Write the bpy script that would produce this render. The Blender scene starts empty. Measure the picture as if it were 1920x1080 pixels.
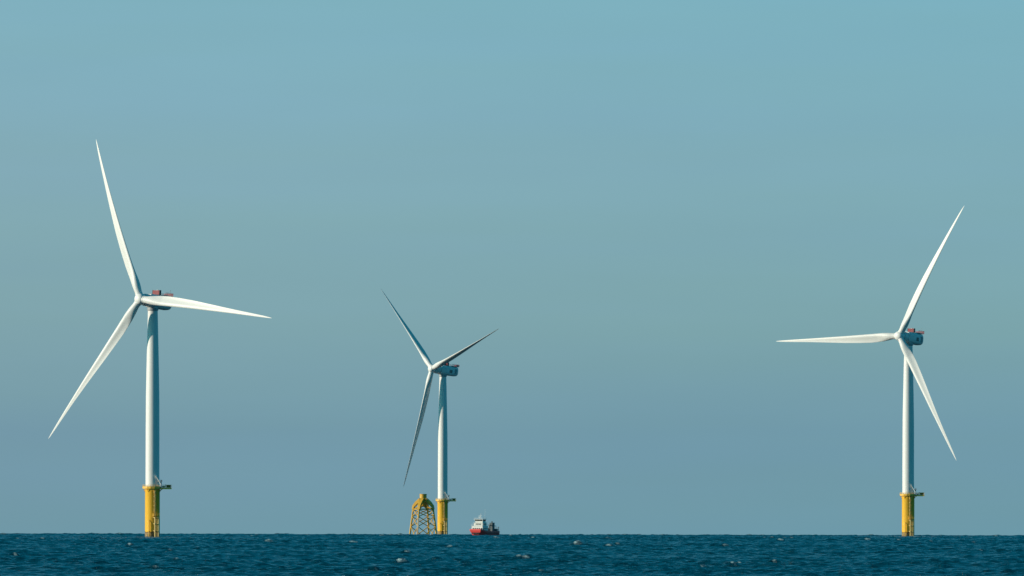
import bpy, math, random
import numpy as np
from mathutils import Matrix, Vector
random.seed(7)
rng = np.random.default_rng(11)
SC = bpy.context.scene
C = SC.collection
rad = math.radians

# ------------------------------------------------------------------ camera, sky, sun, exposure
R_EARTH = 7.43e6            # effective radius of the sea surface (with refraction)
CAM_H = 13.0
F_PX = 40300.0              # focal length in pixels of a 1920 px wide frame (a very long lens)
cam_d = bpy.data.cameras.new('camera')
cam_d.sensor_width = 36.0
cam_d.lens = F_PX / 1920 * 36.0
cam_d.clip_start = 1.0
cam_d.clip_end = 90000.0
cam = bpy.data.objects.new('camera', cam_d)
C.objects.link(cam)
cam.location = (0, 0, CAM_H)
HORIZON_DIP = 2 * CAM_H / math.sqrt(2 * R_EARTH * CAM_H)
PITCH = math.atan(463.3 / F_PX) - HORIZON_DIP
ROLL = 0.0020
cam.matrix_world = Matrix.Translation((0, 0, CAM_H)) @ Matrix.Rotation(math.pi / 2 + PITCH, 4, 'X') @ Matrix.Rotation(ROLL, 4, 'Z')
SC.camera = cam

SUN_EL, SUN_AZ = rad(16), rad(-99)      # azimuth clockwise from the view direction
world = bpy.data.worlds.new('World')
SC.world = world
world.use_nodes = True
nt = world.node_tree
bg = nt.nodes['Background']
bg.inputs[1].default_value = 0.1
N, L = nt.nodes.new, nt.links.new
geo = N('ShaderNodeTexCoord')
lift = N('ShaderNodeVectorMath'); lift.operation = 'ADD'; lift.inputs[1].default_value = (0, 0, 0.06)
L(geo.outputs['Generated'], lift.inputs[0])
nrm = N('ShaderNodeVectorMath'); nrm.operation = 'NORMALIZE'; L(lift.outputs[0], nrm.inputs[0])
sky = N('ShaderNodeTexSky'); sky.sky_type = 'NISHITA'; sky.sun_disc = False
sky.sun_elevation = SUN_EL; sky.sun_rotation = SUN_AZ
L(nrm.outputs[0], sky.inputs[0])
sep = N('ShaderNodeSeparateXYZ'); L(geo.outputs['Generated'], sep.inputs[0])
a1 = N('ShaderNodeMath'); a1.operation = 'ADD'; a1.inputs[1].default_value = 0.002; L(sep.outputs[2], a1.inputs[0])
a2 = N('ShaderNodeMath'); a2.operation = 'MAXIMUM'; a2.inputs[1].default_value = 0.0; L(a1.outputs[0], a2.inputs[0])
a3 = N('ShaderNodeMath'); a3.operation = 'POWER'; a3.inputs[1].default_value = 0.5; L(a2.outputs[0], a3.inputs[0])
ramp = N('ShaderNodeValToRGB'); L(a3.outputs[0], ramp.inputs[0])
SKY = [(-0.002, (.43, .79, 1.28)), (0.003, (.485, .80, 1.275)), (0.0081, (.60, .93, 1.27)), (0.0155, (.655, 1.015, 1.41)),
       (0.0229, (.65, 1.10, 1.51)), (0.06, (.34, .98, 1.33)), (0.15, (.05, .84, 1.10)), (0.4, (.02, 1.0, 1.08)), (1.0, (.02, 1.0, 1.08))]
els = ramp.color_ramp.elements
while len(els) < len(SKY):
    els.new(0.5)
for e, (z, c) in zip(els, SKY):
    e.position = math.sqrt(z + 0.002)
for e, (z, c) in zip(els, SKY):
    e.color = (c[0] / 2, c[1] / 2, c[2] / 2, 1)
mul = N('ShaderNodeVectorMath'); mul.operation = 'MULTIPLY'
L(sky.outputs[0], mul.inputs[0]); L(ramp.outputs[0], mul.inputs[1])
# faint uneven veils of moisture in the air
mp = N('ShaderNodeMapping'); mp.inputs['Scale'].default_value = (42, 42, 260); L(geo.outputs['Generated'], mp.inputs[0])
nz = N('ShaderNodeTexNoise'); nz.inputs['Scale'].default_value = 1.0; nz.inputs['Detail'].default_value = 3.0; L(mp.outputs[0], nz.inputs['Vector'])
mr = N('ShaderNodeMapRange'); mr.inputs[3].default_value = 1.90; mr.inputs[4].default_value = 2.10; L(nz.outputs[0], mr.inputs[0])
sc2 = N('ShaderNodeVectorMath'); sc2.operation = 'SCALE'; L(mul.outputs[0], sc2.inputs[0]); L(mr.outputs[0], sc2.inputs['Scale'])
# slightly warmer towards the sun side, and faint greener / bluer layers
mp2 = N('ShaderNodeMapping'); mp2.inputs['Scale'].default_value = (26, 26, 420); mp2.inputs['Location'].default_value = (3, 7, 1); L(geo.outputs['Generated'], mp2.inputs[0])
nz2 = N('ShaderNodeTexNoise'); nz2.inputs['Scale'].default_value = 1.0; nz2.inputs['Detail'].default_value = 4.0; L(mp2.outputs[0], nz2.inputs['Vector'])
mb = N('ShaderNodeMapRange'); mb.inputs[1].default_value = .3; mb.inputs[2].default_value = .7; mb.inputs[3].default_value = .97; mb.inputs[4].default_value = 1.015; L(nz2.outputs[0], mb.inputs[0])
mxr = N('ShaderNodeMapRange'); mxr.inputs[1].default_value = -.03; mxr.inputs[2].default_value = .03; mxr.inputs[3].default_value = 1.035; mxr.inputs[4].default_value = .935; L(sep.outputs[0], mxr.inputs[0])
cmb = N('ShaderNodeCombineXYZ'); cmb.inputs[1].default_value = 1.0; L(mxr.outputs[0], cmb.inputs[0]); L(mb.outputs[0], cmb.inputs[2])
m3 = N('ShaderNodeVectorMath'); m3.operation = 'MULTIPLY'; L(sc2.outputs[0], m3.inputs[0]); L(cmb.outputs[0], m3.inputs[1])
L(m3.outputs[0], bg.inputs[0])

sun_d = bpy.data.lights.new('sun', 'SUN')
sun_d.energy = 4.7
sun_d.angle = rad(0.5)
sun_d.color = (1.0, 0.85, 0.70)
sun = bpy.data.objects.new('sun', sun_d)
C.objects.link(sun)
sdir = Vector((math.sin(SUN_AZ) * math.cos(SUN_EL), math.cos(SUN_AZ) * math.cos(SUN_EL), math.sin(SUN_EL)))
sun.rotation_euler = sdir.to_track_quat('Z', 'Y').to_euler()
sun.location = (-300, 0, 300)

SC.view_settings.view_transform = 'Standard'
SC.view_settings.look = 'None'
SC.view_settings.exposure = 0.0
SC.view_settings.gamma = 1.0
SC.view_settings.use_curve_mapping = False
SC.render.engine = 'CYCLES'
SC.cycles.use_denoising = True
SC.cycles.max_bounces = 4
SC.cycles.diffuse_bounces = 2
SC.cycles.glossy_bounces = 2

def sea_z(d):
    return -d * d / (2 * R_EARTH)

def px_to_x(px, d):
    return (px - 960) / F_PX * d

# ------------------------------------------------------------------ materials
def mat(name, color, rough=0.5, metal=0.0, var=0.08, scale=0.6, stretch=(1, 1, 0.25), spec=0.35):
    m = bpy.data.materials.new(name); m.use_nodes = True
    t = m.node_tree; n, l = t.nodes.new, t.links.new
    b = t.nodes['Principled BSDF']
    b.inputs['Roughness'].default_value = rough
    b.inputs['Metallic'].default_value = metal
    b.inputs['Specular IOR Level'].default_value = spec
    tc = n('ShaderNodeTexCoord')
    mpn = n('ShaderNodeMapping'); mpn.inputs['Scale'].default_value = stretch; l(tc.outputs['Object'], mpn.inputs[0])
    no = n('ShaderNodeTexNoise'); no.inputs['Scale'].default_value = scale; no.inputs['Detail'].default_value = 5
    l(mpn.outputs[0], no.inputs['Vector'])
    mx = n('ShaderNodeMix'); mx.data_type = 'RGBA'
    mx.inputs[6].default_value = (*[c * (1 - var * 1.6) for c in color], 1)
    mx.inputs[7].default_value = (*[min(1, c * (1 + var)) for c in color], 1)
    l(no.outputs[0], mx.inputs[0])
    l(mx.outputs[2], b.inputs['Base Color'])
    rr = n('ShaderNodeMapRange'); rr.inputs[3].default_value = max(0, rough - .08); rr.inputs[4].default_value = min(1, rough + .12)
    l(no.outputs[0], rr.inputs[0]); l(rr.outputs[0], b.inputs['Roughness'])
    return m

M_WHITE = mat('white_paint', (.74, .74, .70), 0.42, var=.05, scale=.35)
M_BLADE = mat('blade_gelcoat', (.70, .70, .66), 0.42, var=.035, scale=.25)
M_RED = mat('red_paint', (.30, .022, .035), 0.5, var=.12)
M_HULL = mat('red_hull_paint', (.80, .085, .075), 0.45, var=.12, scale=1.2)
M_GREY = mat('galvanised_steel', (.34, .36, .36), 0.5, 0.3, var=.15)
M_DARK = mat('dark_grey_steel', (.045, .055, .06), 0.6, var=.2)
M_GLASS = mat('dark_window_glass', (.012, .016, .018), 0.12, var=.2)
M_SHIPW = mat('ship_white_paint', (.78, .78, .72), 0.45, var=.08, scale=1.5)
M_SHIPD = mat('ship_deck_paint', (.10, .14, .15), 0.6, var=.2, scale=1.0)
M_YELLOW = mat('yellow_paint', (.90, .50, .045), 0.32, var=.08, scale=.8, stretch=(1, 1, .12), spec=.5)
M_PALE = mat('worn_yellow_tube_paint', (.80, .58, .22), 0.5, var=.15, scale=1.0)

M_JACKET = mat('jacket_ochre_paint', (.66, .38, .045), 0.45, var=.16, scale=.5, stretch=(1, 1, .3))

def tp_material():
    m = mat('transition_piece_paint', (.90, .50, .045), 0.3, var=.07, scale=.9, stretch=(1, 1, .1), spec=.5)
    t = m.node_tree; n, l = t.nodes.new, t.links.new
    b = t.nodes['Principled BSDF']
    base = b.inputs['Base Color'].links[0].from_socket
    tc = n('ShaderNodeTexCoord'); sp = n('ShaderNodeSeparateXYZ'); l(tc.outputs['Object'], sp.inputs[0])
    no = n('ShaderNodeTexNoise'); no.inputs['Scale'].default_value = .45; no.inputs['Detail'].default_value = 6; l(tc.outputs['Object'], no.inputs['Vector'])
    ns = n('ShaderNodeMath'); ns.operation = 'MULTIPLY_ADD'; ns.inputs[1].default_value = -4.5; l(no.outputs[0], ns.inputs[0]); l(sp.outputs[2], ns.inputs[2])
    # height above the wet zone -> brown weed, then a rusty dark edge, then clean paint
    cr = n('ShaderNodeValToRGB')
    mr_ = n('ShaderNodeMapRange'); mr_.inputs[1].default_value = -2.0; mr_.inputs[2].default_value = 2.0; l(ns.outputs[0], mr_.inputs[0]); l(mr_.outputs[0], cr.inputs[0])
    e = cr.color_ramp.elements
    e[0].position = .0; e[0].color = (1, 1, 1, 1)
    e[1].position = .62; e[1].color = (0, 0, 0, 1)
    k = cr.color_ramp.elements.new(.52); k.color = (1, 1, 1, 1)
    c2 = n('ShaderNodeValToRGB'); l(mr_.outputs[0], c2.inputs[0])
    g = c2.color_ramp.elements
    g[0].position = .0; g[0].color = (.10, .08, .035, 1)
    g[1].position = .38; g[1].color = (.36, .24, .10, 1)
    k = g.new(.46); k.color = (.07, .05, .025, 1)
    mx = n('ShaderNodeMix'); mx.data_type = 'RGBA'
    l(cr.outputs[0], mx.inputs[0]); l(base, mx.inputs[6]); l(c2.outputs[0], mx.inputs[7]); l(mx.outputs[2], b.inputs['Base Color'])
    # thin rust runs
    return m
M_TP = tp_material()

def sea_material():
    m = bpy.data.materials.new('sea_water'); m.use_nodes = True
    t = m.node_tree; n, l = t.nodes.new, t.links.new
    b = t.nodes['Principled BSDF']
    b.inputs['IOR'].default_value = 1.33
    b.inputs['Specular IOR Level'].default_value = .35
    tc = n('ShaderNodeTexCoord')
    big = n('ShaderNodeTexNoise'); big.inputs['Scale'].default_value = .006; big.inputs['Detail'].default_value = 4; l(tc.outputs['Object'], big.inputs['Vector'])
    mx = n('ShaderNodeMix'); mx.data_type = 'RGBA'
    mx.inputs[6].default_value = (.0, .025, .038, 1); mx.inputs[7].default_value = (.0, .056, .094, 1)
    cr0 = n('ShaderNodeMapRange'); cr0.inputs[1].default_value = .35; cr0.inputs[2].default_value = .65; l(big.outputs[0], cr0.inputs[0]); l(cr0.outputs[0], mx.inputs[0])
    at = n('ShaderNodeAttribute'); at.attribute_name = 'foam'
    fn = n('ShaderNodeTexNoise'); fn.inputs['Scale'].default_value = 1.0; fn.inputs['Detail'].default_value = 4
    fmp = n('ShaderNodeMapping'); fmp.inputs['Scale'].default_value = (.55, .55, 7.0); l(tc.outputs['Object'], fmp.inputs[0]); l(fmp.outputs[0], fn.inputs['Vector'])
    fm = n('ShaderNodeMath'); fm.operation = 'MULTIPLY'; l(at.outputs['Fac'], fm.inputs[0])
    fr = n('ShaderNodeMapRange'); fr.inputs[1].default_value = .42; fr.inputs[2].default_value = .58; l(fn.outputs[0], fr.inputs[0]); l(fr.outputs[0], fm.inputs[1])
    fx = n('ShaderNodeMix'); fx.data_type = 'RGBA'; fx.inputs[7].default_value = (.62, .86, .86, 1)
    l(fm.outputs[0], fx.inputs[0]); l(mx.outputs[2], fx.inputs[6]); l(fx.outputs[2], b.inputs['Base Color'])
    rg = n('ShaderNodeMapRange'); rg.inputs[3].default_value = .12; rg.inputs[4].default_value = .8; l(fm.outputs[0], rg.inputs[0]); 
    un = n('ShaderNodeAttribute'); un.attribute_name = 'unresolved'
    ra = n('ShaderNodeMix'); ra.data_type = 'FLOAT'; l(un.outputs['Fac'], ra.inputs[0]); l(rg.outputs[0], ra.inputs[2]); ra.inputs[3].default_value = .6
    l(ra.outputs[0], b.inputs['Roughness'])
    sa = n('ShaderNodeMapRange'); sa.inputs[3].default_value = .35; sa.inputs[4].default_value = .15; l(un.outputs['Fac'], sa.inputs[0]); l(sa.outputs[0], b.inputs['Specular IOR Level'])
    n1 = n('ShaderNodeTexNoise'); n1.inputs['Scale'].default_value = .75; n1.inputs['Detail'].default_value = 5; n1.inputs['Roughness'].default_value = .62; l(tc.outputs['Object'], n1.inputs['Vector'])
    bp = n('ShaderNodeBump'); bp.inputs['Strength'].default_value = 1.0; bp.inputs['Distance'].default_value = 1.9; l(n1.outputs[0], bp.inputs['Height']); l(bp.outputs[0], b.inputs['Normal'])
    return m
M_SEA = sea_material()

# ------------------------------------------------------------------ mesh helpers
class MB:
    def __init__(self):
        self.v, self.f = [], []
    def add(self, vs, fs):
        o = len(self.v)
        self.v += [tuple(p) for p in vs]
        self.f += [tuple(i + o for i in q) for q in fs]
        return self
    def box(self, x0, x1, y0, y1, z0, z1, M=None):
        vs = [Vector((x, y, z)) for z in (z0, z1) for y in (y0, y1) for x in (x0, x1)]
        if M is not None: vs = [M @ p for p in vs]
        return self.add(vs, [(0, 2, 3, 1), (4, 5, 7, 6), (0, 1, 5, 4), (2, 6, 7, 3), (0, 4, 6, 2), (1, 3, 7, 5)])
    def tube(self, a, b, r0, r1=None, n=10, cap=True):
        a, b = Vector(a), Vector(b)
        r1 = r0 if r1 is None else r1
        d = (b - a).normalized()
        u = d.orthogonal().normalized(); w = d.cross(u)
        vs = []
        for p, r in ((a, r0), (b, r1)):
            for i in range(n):
                t = 2 * math.pi * i / n
                vs.append(p + (u * math.cos(t) + w * math.sin(t)) * r)
        fs = [(i, (i + 1) % n, n + (i + 1) % n, n + i) for i in range(n)]
        if cap: fs += [tuple(range(n - 1, -1, -1)), tuple(range(n, 2 * n))]
        return self.add(vs, fs)
    def lathe(self, prof, n=48, axis='Z'):
        """prof: list of (position along axis, radius)"""
        vs = []
        for s, r in prof:
            for i in range(n):
                t = 2 * math.pi * i / n
                c, q = math.cos(t) * r, math.sin(t) * r
                vs.append((c, q, s) if axis == 'Z' else (s, c, q))
        fs = []
        for k in range(len(prof) - 1):
            for i in range(n):
                fs.append((k * n + i, k * n + (i + 1) % n, (k + 1) * n + (i + 1) % n, (k + 1) * n + i))
        fs += [tuple(range(n - 1, -1, -1)), tuple(range((len(prof) - 1) * n, len(prof) * n))]
        return self.add(vs, fs)
    def loft(self, rings, cap=True):
        n = len(rings[0]); o = []
        for r in rings: o += r
        fs = [(k * n + i, k * n + (i + 1) % n, (k + 1) * n + (i + 1) % n, (k + 1) * n + i) for k in range(len(rings) - 1) for i in range(n)]
        if cap: fs += [tuple(range(n - 1, -1, -1)), tuple(range((len(rings) - 1) * n, len(rings) * n))]
        return self.add(o, fs)
    def build(self, name, material, parent=None, smooth=None):
        me = bpy.data.meshes.new(name)
        me.from_pydata(self.v, [], self.f)
        me.update()
        import bmesh
        bm = bmesh.new(); bm.from_mesh(me)
        bmesh.ops.recalc_face_normals(bm, faces=bm.faces)
        bm.to_mesh(me); bm.free()
        me.materials.append(material)
        if smooth is not None:
            me.shade_smooth()
            me.set_sharp_from_angle(angle=rad(smooth))
        o = bpy.data.objects.new(name, me)
        C.objects.link(o)
        if parent is not None: o.parent = parent
        return o

def thing(name, label, cat, loc=(0, 0, 0), rotz=0.0, group=None):
    o = bpy.data.objects.new(name, None)
    C.objects.link(o)
    o.empty_display_size = 5
    o.location = loc; o.rotation_euler = (0, 0, rotz)
    o['label'] = label; o['category'] = cat
    if group: o['group'] = group
    return o

# ------------------------------------------------------------------ the sea: one curved sheet, displaced by wind waves
FOAM_T = 9.3
def make_sea():
    # radial rows (fine where the lens sees the water), columns by bearing (fine inside the view)
    r = [2.0, 60, 200, 500, 1000, 1600, 2200, 2700, 3100, 3300]
    d = 3450.0
    while d < 14600:
        r.append(d); d += 1.0 + (d - 3450) * 0.00022
    r += [15200, 16500, 18500, 21000, 25000, 32000]
    r = np.array(r)
    half = 0.0370
    nf = 640
    fine = np.linspace(-half, half, nf)
    co = np.geomspace(half * 1.15, math.pi, 26)
    ang = np.concatenate([-co[::-1], fine, co[:]])
    NR, NA = len(r), len(ang)
    rr = r[:, None]; aa = ang[None, :]
    X = (rr * np.sin(aa)); Y = (rr * np.cos(aa))
    H = np.zeros((NR, NA)); 
    # fade waves at the borders of the finely meshed part
    wr = np.clip((r - 3450) / 60, 0, 1) * np.clip((14900 - r) / 400, 0, 1)
    wa = np.clip((half * 1.001 - np.abs(ang)) / (half * .06), 0, 1)
    sel_r = np.where(wr > 0)[0]; sel_a = np.where(wa > 0)[0]
    r0, r1 = sel_r[0], sel_r[-1] + 1; c0, c1 = sel_a[0], sel_a[-1] + 1
    xs = X[r0:r1, c0:c1]; ys = Y[r0:r1, c0:c1]
    h = np.zeros(xs.shape, dtype=np.float32)
    comps = 80
    lam = np.exp(rng.uniform(math.log(2.5), math.log(26.0), comps))
    th = rng.normal(0, 0.5, comps) + rad(14)      # travelling mostly along the view
    ph = rng.uniform(0, 2 * math.pi, comps)
    amp = np.where(lam < 9, lam ** 0.75, 9 ** 0.75 * (9 / lam) ** .6)
    k = 2 * math.pi / lam
    amp *= 0.105 * math.sqrt(2) / math.sqrt((amp ** 2).sum())      # rms height
    for i in range(comps):
        kx, ky = k[i] * math.sin(th[i]), k[i] * math.cos(th[i])
        p = np.mod(xs * kx + ys * ky + ph[i], 2 * math.pi).astype(np.float32)
        h += np.float32(amp[i]) * np.cos(p)
    # slow gust pattern makes groups of higher and lower waves
    g = np.zeros_like(h)
    for i in range(10):
        lg = rng.uniform(90, 420); tg = rng.uniform(0, math.pi)
        g += np.cos(np.mod(xs * (2 * math.pi / lg * math.sin(tg)) + ys * (2 * math.pi / (lg * 2.2) * math.cos(tg)) + rng.uniform(0, 6.28), 2 * math.pi).astype(np.float32))
    g = g / 2.3
    h *= (1 + 0.13 * np.clip(g, -1.6, 1.6))
    s = 0.105
    h = h + 0.28 * (h * h - s * s) / s * 1.0        # peaked crests, flat troughs
    hn = h / s
    foam = np.clip((hn + 0.45 * g - FOAM_T) / 0.35, 0, 1).astype(np.float32)
    h *= (wr[r0:r1, None] * wa[None, c0:c1]).astype(np.float32)
    H[r0:r1, c0:c1] = h
    F = np.zeros((NR, NA), dtype=np.float32)
    F[r0:r1, c0:c1] = foam * (wr[r0:r1, None] * wa[None, c0:c1])
    Z = -(rr ** 2) / (2 * R_EARTH) + H
    co_ = np.empty((NR * NA, 3), dtype=np.float32)
    co_[:, 0] = X.ravel(); co_[:, 1] = Y.ravel(); co_[:, 2] = Z.ravel()
    i = np.arange(NR - 1)[:, None] * NA + np.arange(NA - 1)[None, :]
    quads = np.stack([i, i + 1, i + NA + 1, i + NA], axis=-1).reshape(-1, 4)[:, ::-1].astype(np.int32)
    me = bpy.data.meshes.new('sea')
    me.vertices.add(len(co_)); me.vertices.foreach_set('co', co_.ravel())
    nq = len(quads)
    me.loops.add(nq * 4); me.loops.foreach_set('vertex_index', np.ascontiguousarray(quads).ravel())
    me.polygons.add(nq); me.polygons.foreach_set('loop_start', np.arange(0, nq * 4, 4, dtype=np.int32))
    me.polygons.foreach_set('loop_total', np.full(nq, 4, dtype=np.int32))
    me.update(calc_edges=True)
    me.shade_smooth()
    at = me.attributes.new('foam', 'FLOAT', 'POINT')
    at.data.foreach_set('value', F.ravel())
    # where the sheet is too coarse to carry waves, their slopes live in the roughness instead
    SM = np.ones((NR, NA), dtype=np.float32)
    SM[r0:r1, c0:c1] = 1 - (wr[r0:r1, None] * wa[None, c0:c1])
    at2 = me.attributes.new('unresolved', 'FLOAT', 'POINT')
    at2.data.foreach_set('value', SM.ravel())
    me.materials.append(M_SEA)
    o = bpy.data.objects.new('sea', me); C.objects.link(o)
    o['kind'] = 'structure'
    print('sea verts', NR, NA, 'normal z', me.polygons[nq // 2].normal.z, 'pct', np.percentile(hn + .45 * g, [90, 99, 99.9, 99.97, 99.99]), h.max())
make_sea()

# ------------------------------------------------------------------ wind turbine
HUB_H, OVER, TILT = 106.0, 8.6, rad(6)
ZN = HUB_H - OVER * math.sin(TILT)
GROUP = 'offshore wind turbines standing in the sea'

def interp(tab, x):
    for (x0, *a), (x1, *b) in zip(tab, tab[1:]):
        if x <= x1:
            t = max(0.0, (x - x0) / (x1 - x0))
            return [p + (q - p) * t for p, q in zip(a, b)]
    return list(tab[-1][1:])

# radius, chord, thickness ratio, twist(deg), axis position (share of chord behind the nose), roundness
BL = [(1.2, 3.1, 1.0, 13, .5, 1.0), (4, 3.25, .94, 13, .5, .93), (7, 4.1, .64, 13, .46, .6), (10, 4.75, .46, 12, .42, .25), (13, 4.95, .36, 10.5, .38, .05),
      (17, 4.95, .30, 9, .34, 0), (24, 4.6, .26, 6.5, .31, 0), (33, 3.95, .22, 4, .28, 0), (45, 2.9, .20, 2, .28, 0), (55, 2.05, .19, 1, .28, 0),
      (65, 1.35, .18, 0, .30, 0), (72, .85, .18, 0, .32, 0), (75.5, .45, .18, 0, .35, 0), (77, .10, .2, 0, .4, 0)]
def blade_mesh(load):
    mb = MB(); rings = []
    rs = sorted(set([b[0] for b in BL] + list(np.linspace(1.2, 77, 60))))
    nh = 14
    for r in rs:
        ch, tk, tw, ax, rd = interp(BL, r)
        tw = rad(tw)
        ch *= 1 - .07 * max(0, min(1, (r - 6) / 6)) * (1 - max(0, (r - 60) / 17))
        ring = []
        pts = []
        us = [0.5 * (1 - math.cos(math.pi * i / nh)) for i in range(nh + 1)]
        def th_(u): return 5 * (0.2969 * math.sqrt(u) - .126 * u - .3516 * u * u + .2843 * u ** 3 - .1015 * u ** 4)
        cusp = 0.055 * (1 - rd) * max(0, min(1, (70 - r) / 45))
        for u in us:            # suction side (downwind, -x): nose to tail
            pts.append((u, -th_(u) * tk * 1.15))
        for u in us[::-1][1:-1]:  # pressure side (upwind, +x): tail to nose, with a hollow near the tail
            pts.append((u, th_(u) * tk * .85 - cusp * math.sin(math.pi * min(1, max(0, (u - .3) / .7)))))
        m = len(pts)
        bend = -load * (r / 77) ** 2.2
        for i, (u, y) in enumerate(pts):
            # round root blend
            t = 2 * math.pi * i / m
            cu, cy = .5 - .5 * math.cos(t), -.5 * math.sin(t)
            uu = u * (1 - rd) + cu * rd; yy = y * (1 - rd) + cy * rd
            if rd == 0: uu, yy = u, y
            Yc = (ax - uu) * ch; Xc = yy * ch
            x = Xc * math.cos(tw) + Yc * math.sin(tw)
            y_ = Yc * math.cos(tw) - Xc * math.sin(tw)
            ring.append((x + bend, y_, 1.2 + (r - 1.2) * 1.013))
        rings.append(ring)
    mb.loft(rings)
    return mb

def rail_run(mb, pts, h=1.15, r=.05, post=1.4):
    for a, b in zip(pts, pts[1:]):
        a, b = Vector(a), Vector(b)
        for k in (h, h * .55):
            mb.tube(a + Vector((0, 0, k)), b + Vector((0, 0, k)), r, n=5)
        n = max(1, round((b - a).length / post))
        for i in range(n):
            p = a.lerp(b, i / n); mb.tube(p, p + Vector((0, 0, h)), r, n=5)

DATA = {}
def build_parts():
    # tower
    prof = [(22.0, 3.12), (24, 3.08), (45, 3.06), (62, 3.0), (75, 2.78), (88, 2.5), (98, 2.25), (102.5, 2.15)]
    t = MB().lathe(prof, 56)
    for z, r_ in ((45, 3.06), (75, 2.78)):
        t.lathe([(z - .12, r_ + .03), (z + .12, r_ + .03)], 56)
    DATA['tower'] = t.build('tower', M_WHITE, smooth=40)
    DATA['yaw_collar'] = MB().lathe([(100.9, 2.42), (101.3, 2.5), (102.3, 2.5)], 48).build('yaw_collar', M_GREY, smooth=40)
    # transition piece
    tp = MB().lathe([(-8, 3.3), (20.6, 3.3), (20.9, 3.5), (21.2, 3.5), (21.25, 3.25), (22.05, 3.25)], 56)
    tp.lathe([(7.0, 3.34), (7.2, 3.34)], 56)
    DATA['transition_piece'] = tp.build('transition_piece', M_TP, smooth=35)
    # boat landing in its own frame: x = across, -y = outward; turned 24 deg to the right of the viewer
    A = Matrix.Rotation(rad(24), 4, 'Z')
    bl = MB()
    for sx in (-.85, .85):
        bl.tube(A @ Vector((sx, -4.75, -6)), A @ Vector((sx, -4.75, 9.0)), .24, n=14)
        for z in (-.5, 2.7, 5.9, 8.6):
            bl.tube(A @ Vector((sx, -4.75, z)), A @ Vector((sx * 1.1, -3.1, z + .2)), .14, n=8)
    for z in (2.7, 5.9, 8.6):
        bl.tube(A @ Vector((-.85, -4.75, z)), A @ Vector((.85, -4.75, z)), .12, n=8)
    DATA['boat_landing'] = bl.build('boat_landing', M_PALE, smooth=60)
    ld = MB()
    for sx in (-.28, .28):
        ld.tube(A @ Vector((sx, -4.3, -3)), A @ Vector((sx, -4.3, 9.3)), .07, n=6)
        ld.tube(A @ Vector((sx - .5, -3.75, 9.4)), A @ Vector((sx - .5, -3.75, 21.6)), .1, n=6)
    for k in range(60):
        z = -3 + k * .4
        if z < 9.2: ld.tube(A @ Vector((-.28, -4.3, z)), A @ Vector((.28, -4.3, z)), .04, n=5)
        else: ld.tube(A @ Vector((-.78, -3.75, z)), A @ Vector((-.22, -3.75, z)), .06, n=5)
    for z in (12, 14, 16, 18, 20):      # safety hoops
        ld.box(-.95, -.05, -4.35, -4.25, z, z + .12, A)
        ld.box(-.95, -.85, -4.35, -3.3, z, z + .12, A); ld.box(-.15, -.05, -4.35, -3.3, z, z + .12, A)
    DATA['access_ladder'] = ld.build('access_ladder', M_PALE)
    rp = MB().box(-1.45, 1.3, -4.9, -3.0, 9.35, 9.5, A)
    rr_ = [A @ Vector(p) for p in ((-1.45, -3.3, 9.5), (-1.45, -4.9, 9.5), (1.3, -4.9, 9.5), (1.3, -3.2, 9.5))]
    rail_run(rp, rr_, 1.1, .05, .9)
    DATA['rest_platform'] = rp.build('rest_platform', M_YELLOW)
    jt = MB()
    jt.tube((-1.5, -3.55, -5), (-1.5, -3.55, 7), .16, n=10)
    jt.tube((-1.5, -3.55, 7), (-1.5, -3.1, 7.6), .16, n=10)
    DATA['cable_tube'] = jt.build('cable_tube', M_YELLOW, smooth=50)
    # work platform
    wp = MB()
    n8 = 16
    ro = 4.45
    ring_o = [(ro * math.cos(2 * math.pi * (i + .5) / n8), ro * math.sin(2 * math.pi * (i + .5) / n8)) for i in range(n8)]
    wp.loft([[(x, y, 21.65) for x, y in ring_o], [(x, y, 22.1) for x, y in ring_o]])
    wp.box(3.6, 8.55, -2.3, 2.5, 21.75, 22.08)
    for y in (-2.2, 0.1, 2.3):
        wp.box(3.0, 8.5, y - .12, y + .12, 21.4, 21.74)
    for k in range(8):      # brackets under the deck
        a = 2 * math.pi * k / 8 + .2
        wp.tube((3.3 * math.cos(a), 3.3 * math.sin(a), 20.2), (4.3 * math.cos(a), 4.3 * math.sin(a), 21.6), .11, n=6)
    wp.tube((3.1, -1.0, 20.6), (4.6, -1.2, 21.5), .13, n=8); wp.tube((3.1, 1.0, 20.6), (4.6, 1.2, 21.5), .13, n=8)
    DATA['work_platform'] = wp.build('work_platform', M_YELLOW)
    rl = MB()
    ringp = [(x, y, 22.1) for x, y in ring_o if x < 3.9]
    ringp = sorted(ringp, key=lambda p: math.atan2(p[1], p[0]) % (2 * math.pi))
    rail_run(rl, ringp, 1.2, .06, .8)
    for a, b in zip(ringp, ringp[1:]):   # toe boards with netting up to the middle rail
        a, b = Vector(a), Vector(b); u = (b - a); ang = math.atan2(u.y, u.x)
        rl.box(0, u.length, -.02, .02, .02, .48, Matrix.Translation(a) @ Matrix.Rotation(ang, 4, 'Z'))
    ext = [(4.0, -2.25, 22.1), (8.5, -2.25, 22.1), (8.5, 2.45, 22.1), (4.0, 2.45, 22.1)]
    rail_run(rl, ext, 1.2, .06, .8)
    DATA['railing'] = rl.build('railing', M_YELLOW)
    # equipment standing bolted on the laydown deck
    eq = MB().box(6.3, 8.2, -1.9, .4, 22.12, 23.2).box(6.25, 8.25, -1.95, .45, 23.2, 23.3)
    for k in range(6): eq.box(6.4 + k * .3, 6.55 + k * .3, -1.96, -1.9, 22.3, 23.1)
    DATA['equipment_cabinet'] = eq.build('equipment_cabinet', M_DARK)
    e2 = MB().box(4.3, 5.6, -1.7, -.4, 22.12, 22.9).tube((5.9, -1.7, 22.1), (5.9, -1.7, 23.5), .15, n=8)
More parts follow.
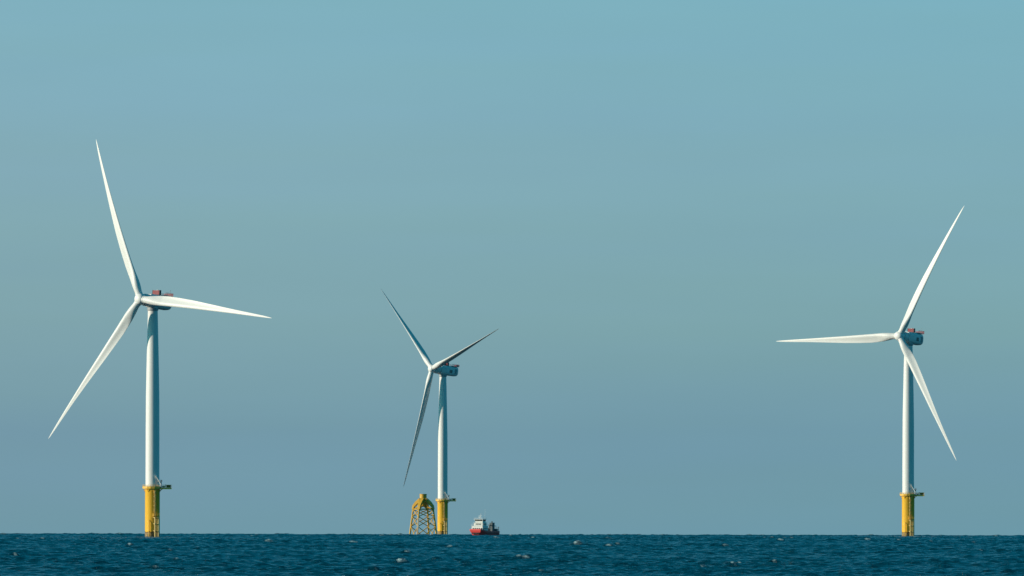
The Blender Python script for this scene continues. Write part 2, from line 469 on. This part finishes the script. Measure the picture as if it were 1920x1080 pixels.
    DATA['switch_box'] = e2.build('switch_box', M_GREY)
    # davit crane
    cr = MB().tube((3.9, -2.7, 22.1), (3.9, -2.7, 24.9), .26, .22, n=12)
    cr.box(3.55, 4.35, -3.1, -2.3, 24.6, 25.5)
    DATA['davit_crane'] = cr.build('davit_crane', M_GREY, smooth=30)
    jb = MB()
    a, b = Vector((3.9, -2.7, 23.6)), Vector((1.5, -3.3, 27.3))
    jb.tube(a, b, .30, .2, n=8); jb.tube(Vector((4.1, -2.7, 25.4)), b, .035, n=5)
    jb.tube(b, b + Vector((.0, 0, -.8)), .06, n=6); jb.box(1.3, 1.75, -3.5, -3.1, 27.1, 27.6)
    DATA['crane_boom'] = jb.build('crane_boom', M_SHIPW, smooth=30)
    # nacelle, +X upwind, origin on the tower axis
    def sup(x, hw, ht, hb, p=3.2, n=40):
        out = []
        for i in range(n):
            t = 2 * math.pi * i / n
            c, s = math.cos(t), math.sin(t)
            y = hw * math.copysign(abs(c) ** (2 / p), c); z = math.copysign(abs(s) ** (2 / p), s)
            out.append((x, y, z * (ht if z > 0 else hb)))
        return out
    nc = MB().loft([sup(2.95, 2.2, 2.3, 2.3), sup(2.8, 2.75, 2.85, 2.75), sup(2.3, 2.95, 3.05, 2.95), sup(-3, 3.0, 3.1, 3.05), sup(-8.8, 3.0, 3.1, 3.05),
                    sup(-9.7, 2.92, 3.02, 2.9), sup(-10.15, 2.7, 2.9, 2.5), sup(-10.3, 2.3, 2.6, 2.0)])
    DATA['nacelle'] = nc.build('nacelle', M_WHITE, smooth=38)
    gh = MB().lathe([(2.7, 2.4), (3.0, 2.62), (6.0, 2.62), (6.35, 2.5), (6.5, 2.1), (6.55, 1.6), (7.0, 1.5)], 48, 'X')
    for k in range(24):
        a = 2 * math.pi * k / 24
        gh.box(3.2, 5.9, -.05, .05, 2.60, 2.72, Matrix.Rotation(a, 4, 'X'))
    DATA['generator_housing'] = gh.build('generator_housing', M_WHITE, smooth=35)
    for s, sd in ((-1, 'near'), (1, 'far')):
        ht = MB().box(-9.0, -7.2, s * 3.0 - .03, s * 3.0 + .03, -1.6, 1.5)
        for x in (-9.0, -8.4, -7.8): ht.box(x, x + .08, s * 3.05 - .03, s * 3.05 + .03, -1.5, 1.4)
        DATA['side_hatch' + sd] = ht.build('side_hatch', M_GREY)
        vt = MB()
        for k in range(7): vt.box(-5.4, -3.2, s * 3.02 - .05, s * 3.02 + .05, -1.3 + k * .28, -1.14 + k * .28)
        DATA['side_vent' + sd] = vt.build('side_vent', M_DARK)
    cu = MB().box(-2.7, -1.8, -1.85, 1.85, 3.25, 5.1)
    for k in range(10): cu.box(-1.8, -1.72, -1.82 + k * .37, -1.62 + k * .37, 3.3, 5.05)
    DATA['cooling_unit'] = cu.build('cooling_unit', M_RED)
    fr = MB()
    for y in (-2.1, 1.9): fr.box(-2.85, -1.65, y, y + .2, 3.0, 5.2)
    fr.box(-2.8, -1.68, -1.9, 1.9, 3.05, 3.2)
    DATA['cooler_frame'] = fr.build('cooler_frame', M_DARK)
    hp = MB().box(-10.6, -5.3, -2.75, 2.75, 3.16, 3.3)
    for y in (-2.2, 0, 2.2): hp.box(-10.4, -5.4, y - .1, y + .1, 2.95, 3.16)
    DATA['hoist_deck'] = hp.build('hoist_deck', M_GREY)
    hr = MB()
    def slats(x0, y0, x1, y1):
        Ln = math.hypot(x1 - x0, y1 - y0); n = int(Ln / .38)
        Mx = Matrix.Translation((x0, y0, 0)) @ Matrix.Rotation(math.atan2(y1 - y0, x1 - x0), 4, 'Z')
        for i in range(n): hr.box(i * .38 + .04, i * .38 + .28, -.03, .03, 3.4, 4.45, Mx)
        hr.box(0, Ln, -.05, .05, 4.45, 4.57, Mx); hr.box(0, Ln, -.05, .05, 3.32, 3.42, Mx)
    slats(-10.6, 2.75, -10.6, -2.75)
    for y in (-2.75, 2.75):
        for z in (3.75, 4.15, 4.5): hr.tube((-10.55, y, z), (-5.3, y, z), .05, n=5)
        for k in range(6): hr.tube((-5.3 - k * 1.03, y, 3.3), (-5.3 - k * 1.03, y, 4.5), .05, n=5)
    DATA['hoist_railing'] = hr.build('hoist_railing', M_RED)
    be = MB().tube((-4.3, -1.2, 3.1), (-4.3, -1.2, 4.9), .12, n=8)
    be.lathe([(4.7, .5), (5.15, .62), (5.5, .45), (5.7, .1)], 16)
    for i in range(len(be.v) - 64, len(be.v)): x, y, z = be.v[i]; be.v[i] = (x - 4.3, y - 1.2, z)
    DATA['beacon_dome'] = be.build('beacon_dome', M_SHIPW, smooth=40)
    am = MB().tube((-9.9, 1.5, 3.3), (-9.9, 1.5, 6.0), .06, n=6).box(-10.15, -9.65, 1.46, 1.54, 5.8, 5.9)
    DATA['wind_vane_mast'] = am.build('wind_vane_mast', M_GREY)
    # hub, origin at hub centre
    hb = MB().lathe([(-2.0, 1.45), (-1.9, 2.15), (-1.5, 2.4), (0, 2.5), (1.0, 2.45), (1.7, 2.15), (2.1, 1.6), (2.3, .8), (2.35, .08)], 48, 'X')
    DATA['rotor_hub'] = hb.build('rotor_hub', M_WHITE, smooth=40)
    DATA['blade_loaded'] = blade_mesh(4.6).build('blade', M_BLADE, smooth=60)
    DATA['blade_idle'] = blade_mesh(0.0).build('blade', M_BLADE, smooth=60)
    rc = MB().lathe([(2.0, 1.6), (2.05, 1.68), (2.7, 1.68), (2.75, 1.6)], 32)
    DATA['blade_root_collar'] = rc.build('blade_root_collar', M_WHITE, smooth=40)

build_parts()
used = set()
def inst(key, parent, M=None):
    """the first use links the built part itself, later ones are object copies sharing its mesh"""
    if key in used:
        o = DATA[key].copy(); C.objects.link(o)
    else:
        o = DATA[key]; used.add(key)
    o.parent = parent
    o.matrix_parent_inverse = Matrix.Identity(4)
    o.matrix_local = M if M is not None else Matrix.Identity(4)
    return o

def turbine(px, d, yaw, theta, pitch, cone, blade, label):
    x = px_to_x(px, d)
    dist = math.hypot(x, d)
    z = sea_z(dist)
    rotz = -math.atan2(x, d)
    root = thing('wind_turbine', label, 'wind turbine', (x, d, z), rotz, GROUP)
    inst('tower', root)
    tp = inst('transition_piece', root)
    for k in ('boat_landing', 'access_ladder', 'rest_platform', 'cable_tube'):
        inst(k, tp)
    wp = inst('work_platform', root)
    for k in ('railing', 'equipment_cabinet', 'switch_box'):
        inst(k, wp)
    dc = inst('davit_crane', root); inst('crane_boom', dc)
    MN = Matrix.Translation((0, 0, ZN)) @ Matrix.Rotation(rad(-90) - yaw, 4, 'Z') @ Matrix.Rotation(-TILT, 4, 'Y')
    inst('yaw_collar', root)
    nc = inst('nacelle', root, MN)
    for k in ('generator_housing', 'side_hatchnear', 'side_hatchfar', 'side_ventnear', 'side_ventfar', 'cooling_unit', 'hoist_deck', 'beacon_dome', 'wind_vane_mast'):
        inst(k, nc)
    inst('cooler_frame', nc); inst('hoist_railing', nc)
    MH = MN @ Matrix.Translation((OVER, 0, 0))
    inst('rotor_hub', root, MH)
    for k in range(3):
        a = theta + k * rad(120) - rad(90)
        b = inst(blade, root, MH @ Matrix.Rotation(a, 4, 'X') @ Matrix.Rotation(cone, 4, 'Y') @ Matrix.Rotation(-pitch, 4, 'Z'))
        inst('blade_root_collar', b)
    return root

D1, D2, D3 = F_PX / 4.21, F_PX / 2.94, F_PX / 3.55
turbine(286.6, D1, rad(39.7), rad(-6.5), rad(2), rad(4.5), 'blade_loaded', 'tallest and nearest wind turbine, one blade pointing almost level right')
turbine(830.8, D2, rad(54), rad(18.8), rad(90), rad(2.6), 'blade_idle', 'smallest wind turbine, dark feathered blades, standing between the yellow lattice jacket and the red ship')
turbine(1703.6, D3, rad(33.8), rad(62.1), rad(2), rad(3.9), 'blade_loaded', 'wind turbine with one blade pointing level left and another crossing in front of its tower')

# ------------------------------------------------------------------ yellow jacket foundation without a turbine
def jacket():
    d = 18500.0
    x = px_to_x(794.3, d)
    root = thing('jacket_foundation', 'yellow steel lattice jacket foundation without a turbine, beside the smallest turbine', 'foundation',
                 (x, d, sea_z(d)), -math.atan2(x, d))
    zt = 23.6
    def leg(k, z):
        r = 12.7 + (9.4 - 12.7) * z / zt
        a = rad(180 - 23) + k * math.pi / 2
        return Vector((r * math.cos(a), r * math.sin(a), z))
    for k in range(4):
        MB().tube(leg(k, -6), leg(k, zt + .8), .78, .70, n=16).build('leg', M_JACKET, root, 50)
    lv = [-4, 8.6, 17.2, 23.2]
    for k in range(4):
        mb = MB()
        for z0, z1 in zip(lv, lv[1:]):
            mb.tube(leg(k, z0), leg((k + 1) % 4, z1), .33, n=8); mb.tube(leg((k + 1) % 4, z0), leg(k, z1), .33, n=8)
        mb.tube(leg(k, zt), leg((k + 1) % 4, zt), .5, n=8)
        mb.build('cross_brace', M_JACKET, root, 50)
    MB().lathe([(25.6, 2.2), (27.5, 2.9), (31.5, 2.95), (36.0, 2.95), (36.1, 3.15), (36.7, 3.15)], 40).build('central_column', M_JACKET, root, 35)
    for k in range(4):
        a = rad(180 - 23) + k * math.pi / 2
        u = Vector((math.cos(a), math.sin(a), 0)); w = Vector((-u.y, u.x, 0))
        p0, p1 = leg(k, zt), u * 2.2
        rings = []
        for (P, zc, wd, hh) in ((u * 9.9, zt - .3, 1.0, 1.2), (u * 9.0, 25.9, 1.3, 2.0), (u * 6.3, 28.9, 1.6, 2.5), (u * 2.4, 31.8, 1.8, 3.0)):
            nrm_ = (u * .62 + Vector((0, 0, .78)))
            c = Vector((P.x, P.y, zc))
            rings.append([c + w * wd + nrm_ * hh * .5, c - w * wd + nrm_ * hh * .5, c - w * wd - nrm_ * hh * .5, c + w * wd - nrm_ * hh * .5])
        MB().loft(rings).build('support_arm', M_JACKET, root)
        MB().tube(leg(k, 23.6), Vector((u.x * 2.0, u.y * 2.0, 26.2)), .6, .6, n=10).build('lower_strut', M_JACKET, root, 50)
    dk = MB().box(-3.6, 3.6, -3.6, 3.6, 31.6, 31.8)
    rail_run(dk, [(-3.6, -3.6, 31.8), (3.6, -3.6, 31.8), (3.6, 3.6, 31.8), (-3.6, 3.6, 31.8), (-3.6, -3.6, 31.8)], 1.1, .06, 1.2)
    ld = MB()
    b0, b1 = leg(1, 0), leg(1, 16)
    for s in (-.5, .5):
        ld.tube(b0 + Vector((s, -1.3, -2)), b1 + Vector((s, -1.3, 0)), .16, n=6)
    for i in range(26):
        p = b0.lerp(b1, i / 26) + Vector((0, -1.3, 0)); ld.tube(p - Vector((.5, 0, 0)), p + Vector((.5, 0, 0)), .07, n=5)
    ld.build('ladder', M_SHIPW, root)
    for o in [dk]: o.build('service_deck', M_JACKET, root)
jacket()

# ------------------------------------------------------------------ work boat
def ship():
    d = 11900.0
    xc = px_to_x(905.5, d)
    alpha = math.atan2(-d, -xc)
    dl = rad(28)
    h = alpha - dl
    fwd = Vector((math.cos(h), math.sin(h), 0)); port = Vector((-fwd.y, fwd.x, 0))
    loc = Vector((xc, d, 0)) - fwd * 9.6 - port * 3.9
    loc.z = sea_z(loc.xy.length)
    root = thing('work_boat', 'small red hulled work boat with a white deckhouse near the horizon', 'ship', loc, h)
    # hull: stations from stern to blunt raked bow
    st = [(-10.4, 3.9, 4.1, 1.8), (-8, 4.1, 4.2, 1.7), (0, 4.1, 4.2, 1.7), (5, 4.0, 4.2, 2.0), (7.6, 3.7, 4.15, 2.3), (9.2, 3.0, 4.0, 2.6), (10.4, 2.0, 3.5, 2.8)]
    rings = []
    for x, wb, wt, zt in st:
        rake = max(0, (x - 5)) * .16
        rings.append([(x - rake * 1.6, -wb * .86, -1.2), (x - rake * .6, -wb, .5), (x + rake * .4, -wt, zt), (x + rake * .4, wt, zt), (x - rake * .6, wb, .5), (x - rake * 1.6, wb * .86, -1.2)])
    hull = MB().loft(rings).build('hull', M_HULL, root, 25)
    bw = MB(); ip = []
    for s in (-1, 1):
        outer = [Vector((x + max(0, x - 5) * .16 * .4, s * (wt - .02), zt)) for x, wb, wt, zt in st]
        for a, b in zip(outer, outer[1:]):
            u = b - a
            up = Vector((0, 0, .8)); w = Vector((0, -s * .12, 0))
            bw.add([a, b, b + up, a + up, a + w, b + w, b + w + up, a + w + up], [(0, 1, 2, 3), (4, 7, 6, 5), (3, 2, 6, 7), (0, 4, 5, 1), (0, 3, 7, 4), (1, 5, 6, 2)])
    e = st[-1]
    bw.box(e[0] + .30, e[0] + .45, -e[2] + .15, e[2] - .15, e[3], e[3] + .8)
    bw.build('bulwark', M_HULL, root)
    fd = MB()
    for s in (-1, 1):
        fd.box(-9.5, 5.0, min(s * 4.2, s * 4.38), max(s * 4.2, s * 4.38), 1.2, 1.55)
    for k in range(5): fd.tube((10.7, -2.0 + k, .8), (10.7, -2.0 + k, 1.7), .3, n=10)
    fd.build('fender', M_DARK, root)
    # deckhouse, two tiers and wheelhouse
    dh = MB().box(-.2, 6.2, -3.5, 3.3, 1.8, 5.3).box(-.4, 6.5, -3.7, 3.5, 5.3, 5.42)
    dho = dh.build('deckhouse', M_SHIPW, root)
    for y in (-2.9, -1.6, -.3, 1.0, 2.3): MB().box(6.2, 6.24, y, y + .8, 3.5, 4.2).build('window', M_GLASS, dho)
    for x in (.6, 2.2, 3.8): MB().box(x, x + .9, 3.3, 3.34, 3.5, 4.2).build('window', M_GLASS, dho)
    MB().box(4.95, 5.6, 3.3, 3.34, 1.9, 3.8).build('door', M_DARK, dho)
    m2 = MB().box(.2, 5.0, -2.7, 2.7, 5.42, 7.1).box(-.3, 5.5, -3.0, 3.0, 7.1, 7.2)
    m2o = m2.build('upper_deckhouse', M_SHIPW, root)
    for y in (-1.6, -.7, .2, 1.1): MB().box(5.0, 5.04, y, y + .75, 5.95, 6.6).build('window', M_GLASS, m2o)
    for x in (.8, 2.2, 3.6): MB().box(x, x + .9, 2.7, 2.74, 5.95, 6.6).build('window', M_GLASS, m2o)
    wh = MB().loft([[(.6, -2.3, 7.2), (4.2, -2.3, 7.2), (4.2, 2.3, 7.2), (.6, 2.3, 7.2)], [(.6, -2.3, 7.85), (4.35, -2.35, 7.85), (4.35, 2.35, 7.85), (.6, 2.3, 7.85)],
                    [(.5, -2.4, 8.9), (4.75, -2.5, 8.9), (4.75, 2.5, 8.9), (.5, 2.4, 8.9)]]).box(.2, 5.1, -2.8, 2.8, 8.9, 9.05)
    who = wh.build('wheelhouse', M_SHIPW, root)
    for k in range(5):
        w = MB(); y = -2.2 + k * .9
        w.add([(4.40, y, 7.95), (4.40, y + .75, 7.95), (4.74, y + .78, 8.8), (4.74, y, 8.8), (4.3, y, 7.95), (4.3, y + .75, 7.95), (4.6, y + .78, 8.8), (4.6, y, 8.8)],
              [(0, 1, 2, 3), (7, 6, 5, 4), (0, 4, 5, 1), (1, 5, 6, 2), (2, 6, 7, 3), (3, 7, 4, 0)])
        w.build('window', M_GLASS, who)
    for k in range(4): MB().box(.8 + k * .9, 1.55 + k * .9, 2.38, 2.46, 7.95, 8.75).build('window', M_GLASS, who)
    ms = MB().tube((2.6, 0, 9.05), (2.4, 0, 12.2), .14, .07, n=8).box(2.2, 2.7, -1.1, 1.1, 10.9, 11.0).tube((2.45, .9, 11), (2.45, .9, 12.6), .04, n=5)
    ms.box(2.1, 3.2, -.08, .08, 10.0, 10.1).box(2.9, 3.3, -.9, .9, 10.1, 10.3)
    ms.tube((1.4, 2.2, 9.05), (1.2, 2.2, 14.6), .05, n=5)
    ms.build('mast', M_SHIPW, root).location.x = 2.2
    rl = MB()
    rail_run(rl, [(6.4, -3.6, 5.42), (6.4, 3.4, 5.42), (-.3, 3.4, 5.42)], 1.0, .045, 1.2)
    rail_run(rl, [(4.9, -2.7, 9.05), (4.9, 2.7, 9.05), (.3, 2.7, 9.05)], .7, .04, 1.2)
    rl.build('railing', M_SHIPW, root).location.x = 2.2
    fn = MB().box(-6.6, -3.9, 1.2, 2.9, 1.7, 6.9).box(-6.9, -3.7, 1.05, 3.05, 6.9, 7.1)
    for k in range(2): fn.tube((-5.7 + k * 1.1, 2.0, 7.1), (-5.9 + k * 1.1, 2.0, 7.9), .2, n=8)
    fn.build('funnel', M_SHIPD, root)
    for o_ in (dho, m2o, who): o_.location.x = 2.2
    ck = MB().tube((-2.4, 2.0, 2.3), (-2.4, 2.0, 5.6), .42, n=12).box(-3.0, -1.8, 1.5, 2.5, 5.4, 6.1)
    cko = ck.build('deck_crane', M_SHIPD, root, 30)
    MB().tube((-2.4, 2.0, 5.8), (-9.0, 2.6, 5.2), .26, .16, n=8).tube((-9.0, 2.6, 5.2), (-9.2, 2.6, 3.6), .06, n=5).build('crane_boom', M_SHIPD, cko)
    wn = MB().tube((9.4, -.9, 3.1), (9.4, .9, 3.1), .4, n=14).box(9.0, 9.8, -1.2, -.9, 2.4, 3.5).box(9.0, 9.8, .9, 1.2, 2.4, 3.5)
    wn.build('winch', M_DARK, root, 40)
    cg = MB().box(-9.6, -7.2, -1.0, 3.4, 1.7, 3.8).box(-7.0, -3.2, -3.4, .6, 1.7, 4.2).tube((-9.9, 3.7, 2.3), (-9.9, 3.7, 4.9), .18, n=8)
    cg.box(-9.95, -9.75, -3.6, 3.6, 4.3, 4.5)
    cg.build('deck_gear', M_SHIPD, root)
ship()
